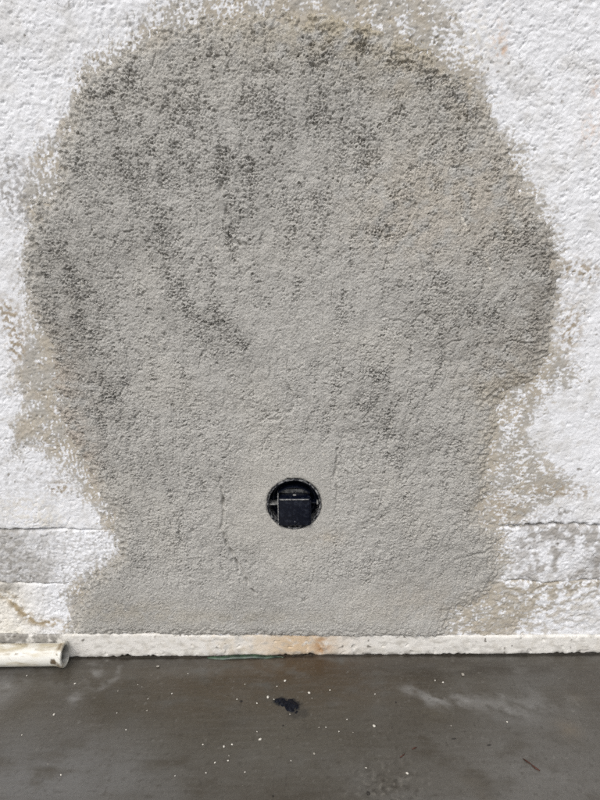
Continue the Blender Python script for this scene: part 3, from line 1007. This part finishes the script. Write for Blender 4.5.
BIG = [(158, 667, 3.4, 'pale grey flat stone chip on the floor just below the white strip, left of centre', 1),
       (268, 698, 3.0, 'white oval pebble touching the upper left end of the black tar lump', 0),
       (309, 694, 2.7, 'white pebble on the floor to the upper right of the black tar lump', 0),
       (285, 682, 2.6, 'white upright pebble on the brown stained floor above the black tar lump', 0),
       (374, 727, 2.6, 'white pebble at the right end of the scattered grit in the middle floor', 0),
       (260, 740, 2.5, 'white pebble below the black tar lump, larger than the grit around it', 0),
       (224, 747, 2.2, 'white pebble, left one of a close pair below and left of the tar lump', 0),
       (232, 745, 1.9, 'small white pebble, right one of a close pair below and left of the tar', 0),
       (54, 715, 2.2, 'white pebble on the floor below the end of the white pipe', 0),
       (407, 774, 2.2, 'white pebble beside the rough spalled spot at the bottom of the floor', 0),
       (75, 684, 2.0, 'white pebble nearest to the open end of the white pipe', 0),
       (463, 675, 3.2, 'flat pale grey chip on the dark damp floor near the wall at right', 1),
       (443, 683, 2.0, 'white pebble, right one of a close pair near the wall at right', 0),
       (435, 681, 1.6, 'tiny white pebble, left one of a close pair near the wall at right', 0)]
for k, (px, py, d, lab, g) in enumerate(BIG):
    place('pebble', (grey_meshes[k % 3] if g else white_meshes[k % 5]), px, py, d * Kp * 0.54, k * 1.3, lab, 'pebble', 'pebbles on the wet floor')
SMALL = [(118, 691), (117, 713), (126, 730), (22, 735), (48, 764), (61, 775), (175, 776), (138, 685), (142, 687), (172, 694), (188, 674),
         (148, 699), (147, 711), (245, 685), (277, 687), (274, 700), (312, 699), (330, 691), (375, 695), (257, 704), (290, 715),
         (347, 720), (319, 728), (326, 728), (353, 733), (339, 732), (257, 732), (203, 745), (229, 756), (228, 761), (215, 763),
         (206, 773), (314, 754), (291, 761), (245, 772), (366, 768), (451, 726), (507, 722), (27, 676), (237, 700)]
rr = random.Random(3)
for k, (px, py) in enumerate(SMALL):
    d = rr.choice([1.3, 1.5, 1.7, 1.2])
    place('grit_grain', white_meshes[k % 5] if k % 4 else grey_meshes[k % 3], px, py, d * Kp * rr.uniform(0.38, 0.6), rr.uniform(0, 6),
          'tiny pale grit grain, one of many scattered over the wet concrete floor', 'grit', 'tiny pale grit grains on the floor')
DARK = [(241, 702, 2.2, 'black crumb on the floor left of the black tar lump'),
        (283, 726, 1.3, 'tiny black speck straight below the black tar lump'),
        (396, 703, 1.6, 'dark crumb on the floor left of the pale lime bloom'),
        (368, 794, 2.4, 'round black crumb at the bottom edge beside the spalled spot'),
        (273, 796, 1.4, 'tiny black speck at the bottom edge below the middle of the floor'),
        (454, 739, 2.4, 'dark flat leaf scrap below the pale lime bloom, left of its twin'),
        (489, 745, 2.2, 'dark flat leaf scrap between the lime bloom and the reddish twig')]
for k, (px, py, d, lab) in enumerate(DARK):
    o = place('crumb', dark_meshes[k % 3], px, py, d * Kp * 0.62, k * 0.7, lab, 'crumb', 'dark crumbs on the floor')
    if 'leaf' in lab:
        o.name = 'leaf_scrap'
        o['category'] = 'leaf'
        o['group'] = 'dark leaf scraps on the floor'
        o.scale = (d * Kp * 0.85, d * Kp * 0.4, d * Kp * 0.3)
        o.rotation_euler = (0, 0, 0.1)


def twig(pts, r0, label, side=None):
    P = [Vector((*F(*p), 0)) for p in pts]
    for p in P:
        p.z = floor_z(p.x, p.y) + r0 * 0.9
    root = P[0].copy()
    bm = bmesh.new()
    rings = []
    n = len(P)
    for i, p in enumerate(P):
        t = (P[min(i + 1, n - 1)] - P[max(i - 1, 0)]).normalized()
        u = t.cross(Vector((0, 0, 1))).normalized()
        w = u.cross(t)
        r = r0 * (0.75 + 0.35 * math.sin(i * 2.1 + 1)) * (0.5 if i in (0, n - 1) else 1)
        rings.append([bm.verts.new(p - root + r * (math.cos(a) * u + math.sin(a) * w)) for a in [k * math.pi / 4 for k in range(8)]])
    for a, b in zip(rings, rings[1:]):
        for k in range(8):
            bm.faces.new((a[k], a[(k + 1) % 8], b[(k + 1) % 8], b[k]))
    bm.faces.new(rings[0])
    bm.faces.new(rings[-1])
    finish(bm)
    o = bm_obj('twig', bm, M_twig)
    o.location = root
    tag(o, label, 'twig', 'dark twigs on the floor')
    return o


twig([(523, 759), (527, 761.5), (531, 764.5), (535, 768), (540, 771)], 0.0011, 'straight reddish brown twig on the floor at lower right')
twig([(400, 758), (403, 756), (405, 754)], 0.0009, 'short dark twig piece, lower left half of the broken twig')
twig([(412, 750), (414.5, 748.6), (417, 748)], 0.0010, 'short dark twig piece, upper right half of the broken twig')


# tar lump
def tar():
    x0, y0 = F(289, 706)
    n, m = 60, 90
    u = np.linspace(-0.030, 0.030, m)
    v = np.linspace(-0.022, 0.022, n)
    U, V = np.meshgrid(u, v)
    X, Y = x0 + U, y0 + V
    h = 0
    for px, py, rx, ry, a in [(280, 702, 6.5, 4.8, 0.0040), (293, 705.5, 6.5, 6.5, 0.0052), (287, 704, 6, 4, 0.0030), (297, 713, 4, 2.6, 0.0026),
                              (289, 710, 4, 2.4, 0.0018), (273, 699, 3, 2, 0.0016)]:
        h = h + 0.62 * a * blob(X, Y, px, py, rx * 0.85, ry, F)
    h = h + (0.0022 * fbm(X, Y, 0.009, 401, 3) + 0.0010 * noise(X, Y, 0.0035, 402)) * sm(0.0001, 0.002, h)
    Z = h - 0.0013
    bad = Z < -0.0008
    keep = ~(bad[:-1, :-1] & bad[1:, :-1] & bad[:-1, 1:] & bad[1:, 1:])
    o = grid_mesh('tar_lump', U, V, Z, np.zeros(U.shape + (3,)), M_tar, keep)
    o.location = (x0, y0, floor_z(x0, y0))
    tag(o, 'glossy black tar lump on the wet floor below the pipe fitting', 'tar lump')


tar()


# strip of dark green film tucked under the foot of the wall
def film():
    n = 60
    bm = bmesh.new()
    rows = []
    x0 = F(208, 655)[0]
    for k in range(n + 1):
        t = k / n
        px = 208 + (284 - 208) * t
        x = F(px, 655)[0]
        w = 0.0055 * math.sin(math.pi * min(1, t * 1.08 + 0.03)) ** 0.6 if t < 0.98 else 0.001
        z = 0.0008 + 0.0042 * math.sin(math.pi * t) ** 0.8 + 0.0004 * math.sin(t * 23)
        y = -0.0032 - 0.0008 * math.sin(t * 9)
        ring = [(x, y, z), (x, y - w, max(0.0004, z - 0.0028)), (x, y - w, max(0.0004, z - 0.0028) - 0.0005), (x, y + 0.0004, z - 0.0006)]
        rows.append([bm.verts.new((p[0] - x0, p[1], p[2])) for p in ring])
    for a, b in zip(rows, rows[1:]):
        for i in range(4):
            j = (i + 1) % 4
            bm.faces.new((a[i], b[i], b[j], a[j]))
    bm.faces.new(rows[0])
    bm.faces.new(rows[-1])
    finish(bm)
    o = bm_obj('plastic_film', bm, M_film)
    o.location = (x0, 0, 0)
    tag(o, 'dark green sliver of plastic film along the foot of the white strip', 'plastic film')


film()

# soil crumbs wedged at the foot of the wall
soil_meshes = [lump_mesh('soil', 60 + k, M_soil, 2, (1, 0.7, 0.6), 0.5) for k in range(3)]
SOIL = [(303, 653.5, 4.5, 'largest dark soil clod at the foot of the rust stained strip'),
        (311, 654, 3.2, 'dark soil clod right of the largest clod at the rust stain'),
        (294, 654.5, 2.8, 'dark soil clod left of the largest clod at the rust stain'),
        (284, 655, 2.2, 'small dark soil clod at the right end of the green film')]
for k, (px, py, d, lab) in enumerate(SOIL):
    o = place('soil_clod', soil_meshes[k % 3], px, py + 2.0, d * Kp * 0.6, k, lab, 'soil clod', 'soil clods at the foot of the wall')
